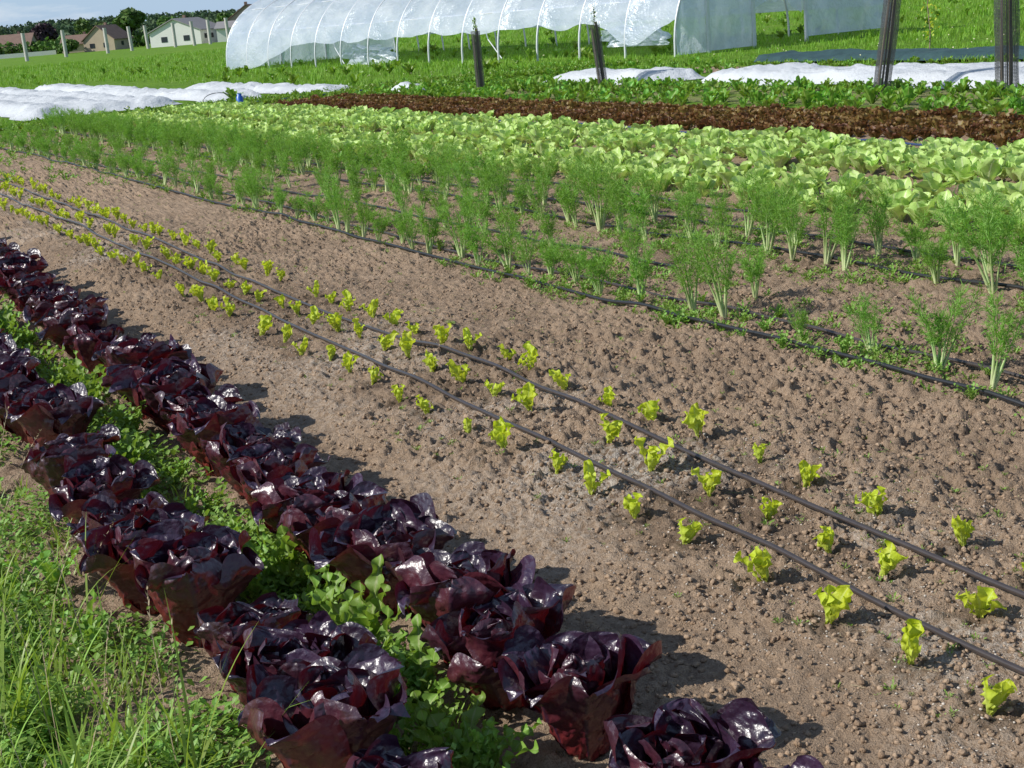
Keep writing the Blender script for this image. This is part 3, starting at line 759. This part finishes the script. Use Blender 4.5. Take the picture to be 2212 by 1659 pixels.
# ---------------------------------------------------------------- distance
def quadcloud(n,C,R,size,flat=.75):
    C=np.asarray(C,float);K=len(C)
    k=rng.integers(K,size=n);d=rng.normal(size=(n,3));d/=np.linalg.norm(d,axis=1)[:,None]
    rad=R[k]*(.55+.45*rng.random(n)**.5)
    p=C[k]+d*rad[:,None]*[1,1,flat]
    u=rng.normal(size=(n,3));u/=np.linalg.norm(u,axis=1)[:,None];w=np.cross(u,d+rng.normal(size=(n,3))*.6);w/=np.linalg.norm(w,axis=1)[:,None]
    s=size*rng.uniform(.6,1.4,n)[:,None]
    V=np.stack([p-u*s-w*s*.6,p+u*s*.8-w*s*.8,p+u*s+w*s*.7,p-u*s*.7+w*s],1).reshape(-1,3)
    D=np.stack([rng.random(n),np.ones(n),.3*rng.random(n)+.7*(k*.618%1)],-1).repeat(4,0)
    return V,np.arange(n*4).reshape(-1,4),D
def tree(x,y,H,R,mat,nm='tree',n=1500):
    e=empty(nm,(x,y,0));parts=[tube([(0,0,0),(.1,0,H*.3),(0,.1,H*.6),(0,0,H*.85)],[R*.09,R*.07,R*.04,R*.01],8)]
    Cs=[];Rs=[]
    for i in range(9):
        a=i*2.4;rr=R*.55*math.sqrt((i+.5)/9)*1.2;z=H*U(.42,.82)
        Cs.append((rr*math.cos(a),rr*math.sin(a),z));Rs.append(R*U(.35,.55))
        parts.append(tube([(0,0,H*.3),(rr*.5*math.cos(a),rr*.5*math.sin(a),(H*.3+z)/2),(rr*math.cos(a),rr*math.sin(a),z)],[R*.04,R*.03,R*.012],5))
    add('trunk_and_limbs',make_mesh('trunk_and_limbs',*merge(parts),M_bark),e)
    add('crown',make_mesh('crown',*quadcloud(n,Cs,np.array(Rs),R*.09),mat),e)
tree(68.6,358,7.,4.2,M_darkleaf,'copper_beech_tree')
tree(74.5,333,6.8,3.6,M_treeleaf);tree(82,329,8.6,4.2,M_treeleaf);tree(60,352,5,3.5,M_treeleaf)
tree(88,318,6.,3.4,M_treeleaf);tree(50,330,5,3,M_treeleaf);tree(79,300,3.2,2.2,M_treeleaf,'bush');tree(62,300,2.6,2.2,M_treeleaf,'bush')
tree(96,300,5.5,3.2,M_treeleaf);tree(77,262,2.2,1.6,M_treeleaf,'bush')

M_wall=simple('white_render',(.72,.71,.68),.8,nscale=.8,namp=.08);M_wall2=simple('beige_render',(.42,.34,.25),.85,nscale=.8,namp=.15)
M_roofb=simple('brown_tiles',(.20,.13,.10),.85,nscale=1.5,namp=.35);M_roofg=simple('grey_roof',(.26,.25,.25),.8,nscale=1,namp=.2)
M_glass=simple('window_glass',(.03,.035,.045),.15);M_door=simple('painted_door',(.16,.1,.06),.6)
def house(nm,x,y,w,d,hw,hr,yaw,wall,roof,nwin=3):
    e=empty(nm,(x,y,0),yaw)
    v=np.array([[-w/2,-d/2,-.3],[w/2,-d/2,-.3],[w/2,d/2,-.3],[-w/2,d/2,-.3],[-w/2,-d/2,hw],[w/2,-d/2,hw],[w/2,d/2,hw],[-w/2,d/2,hw]])
    me=bpy.data.meshes.new('walls');vv=[tuple(a) for a in v]+[(-w/2,0,hw+hr),(w/2,0,hw+hr)]
    me.from_pydata(vv,[],[(0,1,5,4),(2,3,7,6),(1,2,6,9,5),(3,0,4,8,7)]);me.materials.append(wall);add('walls',me,e)
    o=.35;parts=[]
    for sg in(-1,1):
        sl=hr/(d/2)
        a=np.array([[-w/2-o,sg*(d/2+o),hw-sl*o+.05],[w/2+o,sg*(d/2+o),hw-sl*o+.05],[w/2+o,0,hw+hr+.05],[-w/2-o,0,hw+hr+.05]])
        b=a+[0,0,.16];V=np.concatenate([a,b]);Fb=np.array([[0,1,2,3],[7,6,5,4],[0,4,5,1],[2,6,7,3],[0,3,7,4],[1,5,6,2]])
        parts.append((V,Fb,np.full((8,3),.5)))
    add('roof',make_mesh('roof',*merge(parts),roof,False),e)
    ps=[]
    for i in range(nwin):
        xw=-w/2+w*(i+.7)/(nwin+.6);ps.append(box(xw,-d/2-.03,hw*.55,.9,.06,1.1 if hw>2.4 else .8))
    for yy_ in(-d*.22,d*.22):ps.append(box(-w/2-.03,yy_,hw*.5,.06,1.1,.9));ps.append(box(w/2+.03,yy_,hw*.5,.06,1.1,.9))
    add('windows',make_mesh('windows',*merge(ps),M_glass,False),e)
    add('door',make_mesh('door',*box(w/2-w*.12,-d/2-.03,.95,1.,.06,1.9),M_door,False),e)
    add('chimney',make_mesh('chimney',*box(w*.2,d*.12,hw+hr+.2,.5,.5,1.),M_roofb,False),e)
ya=-.47
house('white_farm_building',73.5,254.6,10,9.5,2.4,2.,ya+PI/2-.25,M_wall,M_roofg,3)
house('white_farm_building',79.5,245,6,7,2.2,1.,ya,M_wall,M_roofg,1)
house('barn',86,256,10,9,2.9,3.0,ya+PI/2,M_wall2,M_roofb,1)
house('farmhouse',58,341,11,8,2.2,2.6,ya,M_wall2,M_roofb,3)
house('farmhouse',70.4,301,7,7,2.2,2.6,ya+PI/2-.3,M_wall2,M_roofb,1)
house('shed',66.8,311,6,5,1.8,1.6,ya,M_wall2,M_roofb,1)
house('farmhouse',49,352,9,8,2.2,2.4,ya,M_wall,M_roofb,2)
for (x,y) in[(36.1,200.8),(42.8,208.6),(50.3,216),(55.9,224.3),(60.7,233.1),(61.8,221.3),(64.4,220),(66.5,218.8),(67.5,212.7),(30,193),(24,185)]:
    lean=U(-.05,.05)
    add('concrete_fence_post',make_mesh('concrete_fence_post',*tube([(0,0,-.3),(lean*3,0,3.6)],.26,6),M_conc),None,(x,y,float(gz(x,y))))
add('low_white_wall',make_mesh('low_white_wall',*box(0,0,.4,40,.3,1.),M_wall,False),None,(44,322,0),ya+.1)
n=5000;t=rng.random(n);px=40+80*t+rng.normal(size=n)*3;py=345-30*t+rng.normal(size=n)*4
lob=np.stack([px[:260],py[:260],np.full(260,1.)+rng.random(260)*1.4],-1)
add('hedgerow',make_mesh('hedgerow',*quadcloud(9000,lob,rng.uniform(1.,2.6,260),.35),M_treeleaf))
na,nr=260,24
az=np.linspace(-1.0,1.6,na);rd=np.linspace(620,1500,nr)
A,R_=np.meshgrid(az,rd,indexing='ij')
prof=ss(620,900,R_)*(1-.4*ss(1000,1500,R_))
Hh=(13+2.5*(fbm(A*5,A*0,401,3)-.5)*2)*prof+1.5*(fbm(A*60,R_*.02,402,3)-.5)*prof-.5
V=np.stack([R_*np.sin(A),R_*np.cos(A),Hh],-1).reshape(-1,3);I=np.arange(na*nr).reshape(na,nr)
M_hill=simple('hill_meadow',(.10,.15,.07),.95,nscale=.02,namp=.4)
add('hill',make_mesh('hill',V,np.stack([I[:-1,:-1],I[:-1,1:],I[1:,1:],I[1:,:-1]],-1).reshape(-1,4),None,M_hill))
n=3600;a=rng.uniform(-.25,1.0,n);r=rng.uniform(640,940,n)
hz=(13+2.5*(fbm(a*5,a*0,401,3)-.5)*2)*ss(620,900,r)
lob=np.stack([r*np.sin(a),r*np.cos(a),hz+1.],-1)
add('hill_forest',make_mesh('hill_forest',*quadcloud(90000,lob,rng.uniform(1.5,4.,n),.65,.8),M_hillleaf))

# ---------------------------------------------------------------- light, sky, camera
dirv=Vector((.9645*math.cos(math.radians(37)),-.264*math.cos(math.radians(37)),-math.sin(math.radians(37))))
sun=bpy.data.lights.new('sun','SUN');sun.energy=5.;sun.angle=math.radians(.5);sun.color=(1,.96,.89)
so=bpy.data.objects.new('sun',sun);COL.objects.link(so);so.rotation_euler=dirv.to_track_quat('-Z','Y').to_euler()
g=N('World',True);scene.world=g.m
sky=g.n('ShaderNodeTexSky');sky.sky_type='NISHITA';sky.sun_disc=False;sky.sun_elevation=math.radians(37)
sky.sun_rotation=math.atan2(-.9645,.264)%(2*PI);sky.air_density=1.0;sky.dust_density=.2;sky.ozone_density=2.
tc=g.n('ShaderNodeTexCoord').outputs['Generated']
mp=g.n('ShaderNodeMapping',Vector=tc);mp.inputs['Scale'].default_value=(1,1,5.)
cn=g.noise(mp.outputs[0],9.,7,.6)
sxyz=g.n('ShaderNodeSeparateXYZ',Vector=tc)
hz_=g.mr(sxyz.outputs[2],0.,.25,.75,0.)
base=g.mix(hz_,sky.outputs[0],(2.8,4.6,7.4))
col=g.mix(g.mr(cn,.52,.68,0.,.7),base,(6.8,7.3,7.8))
bg=g.n('ShaderNodeBackground',Color=col,Strength=.115)
g.n('ShaderNodeOutputWorld',Surface=bg.outputs[0])

psi=math.radians(27.3);p=math.radians(14.64);c,s=.9964,.0847
r0=Vector((math.cos(psi),-math.sin(psi),0));fw=Vector((math.sin(psi)*math.cos(p),math.cos(psi)*math.cos(p),-math.sin(p)));up0=r0.cross(fw)
R=c*r0-s*up0;Up=s*r0+c*up0
cam=bpy.data.cameras.new('camera');co=bpy.data.objects.new('camera',cam);COL.objects.link(co)
m=Matrix((R,Up,-fw)).transposed().to_4x4();m.translation=Vector((0,0,1.6));co.matrix_world=m
cam.sensor_width=36;cam.lens=50.45;cam.clip_start=.05;cam.clip_end=8000
scene.camera=co
scene.view_settings.view_transform='Standard';scene.view_settings.look='None';scene.view_settings.exposure=0
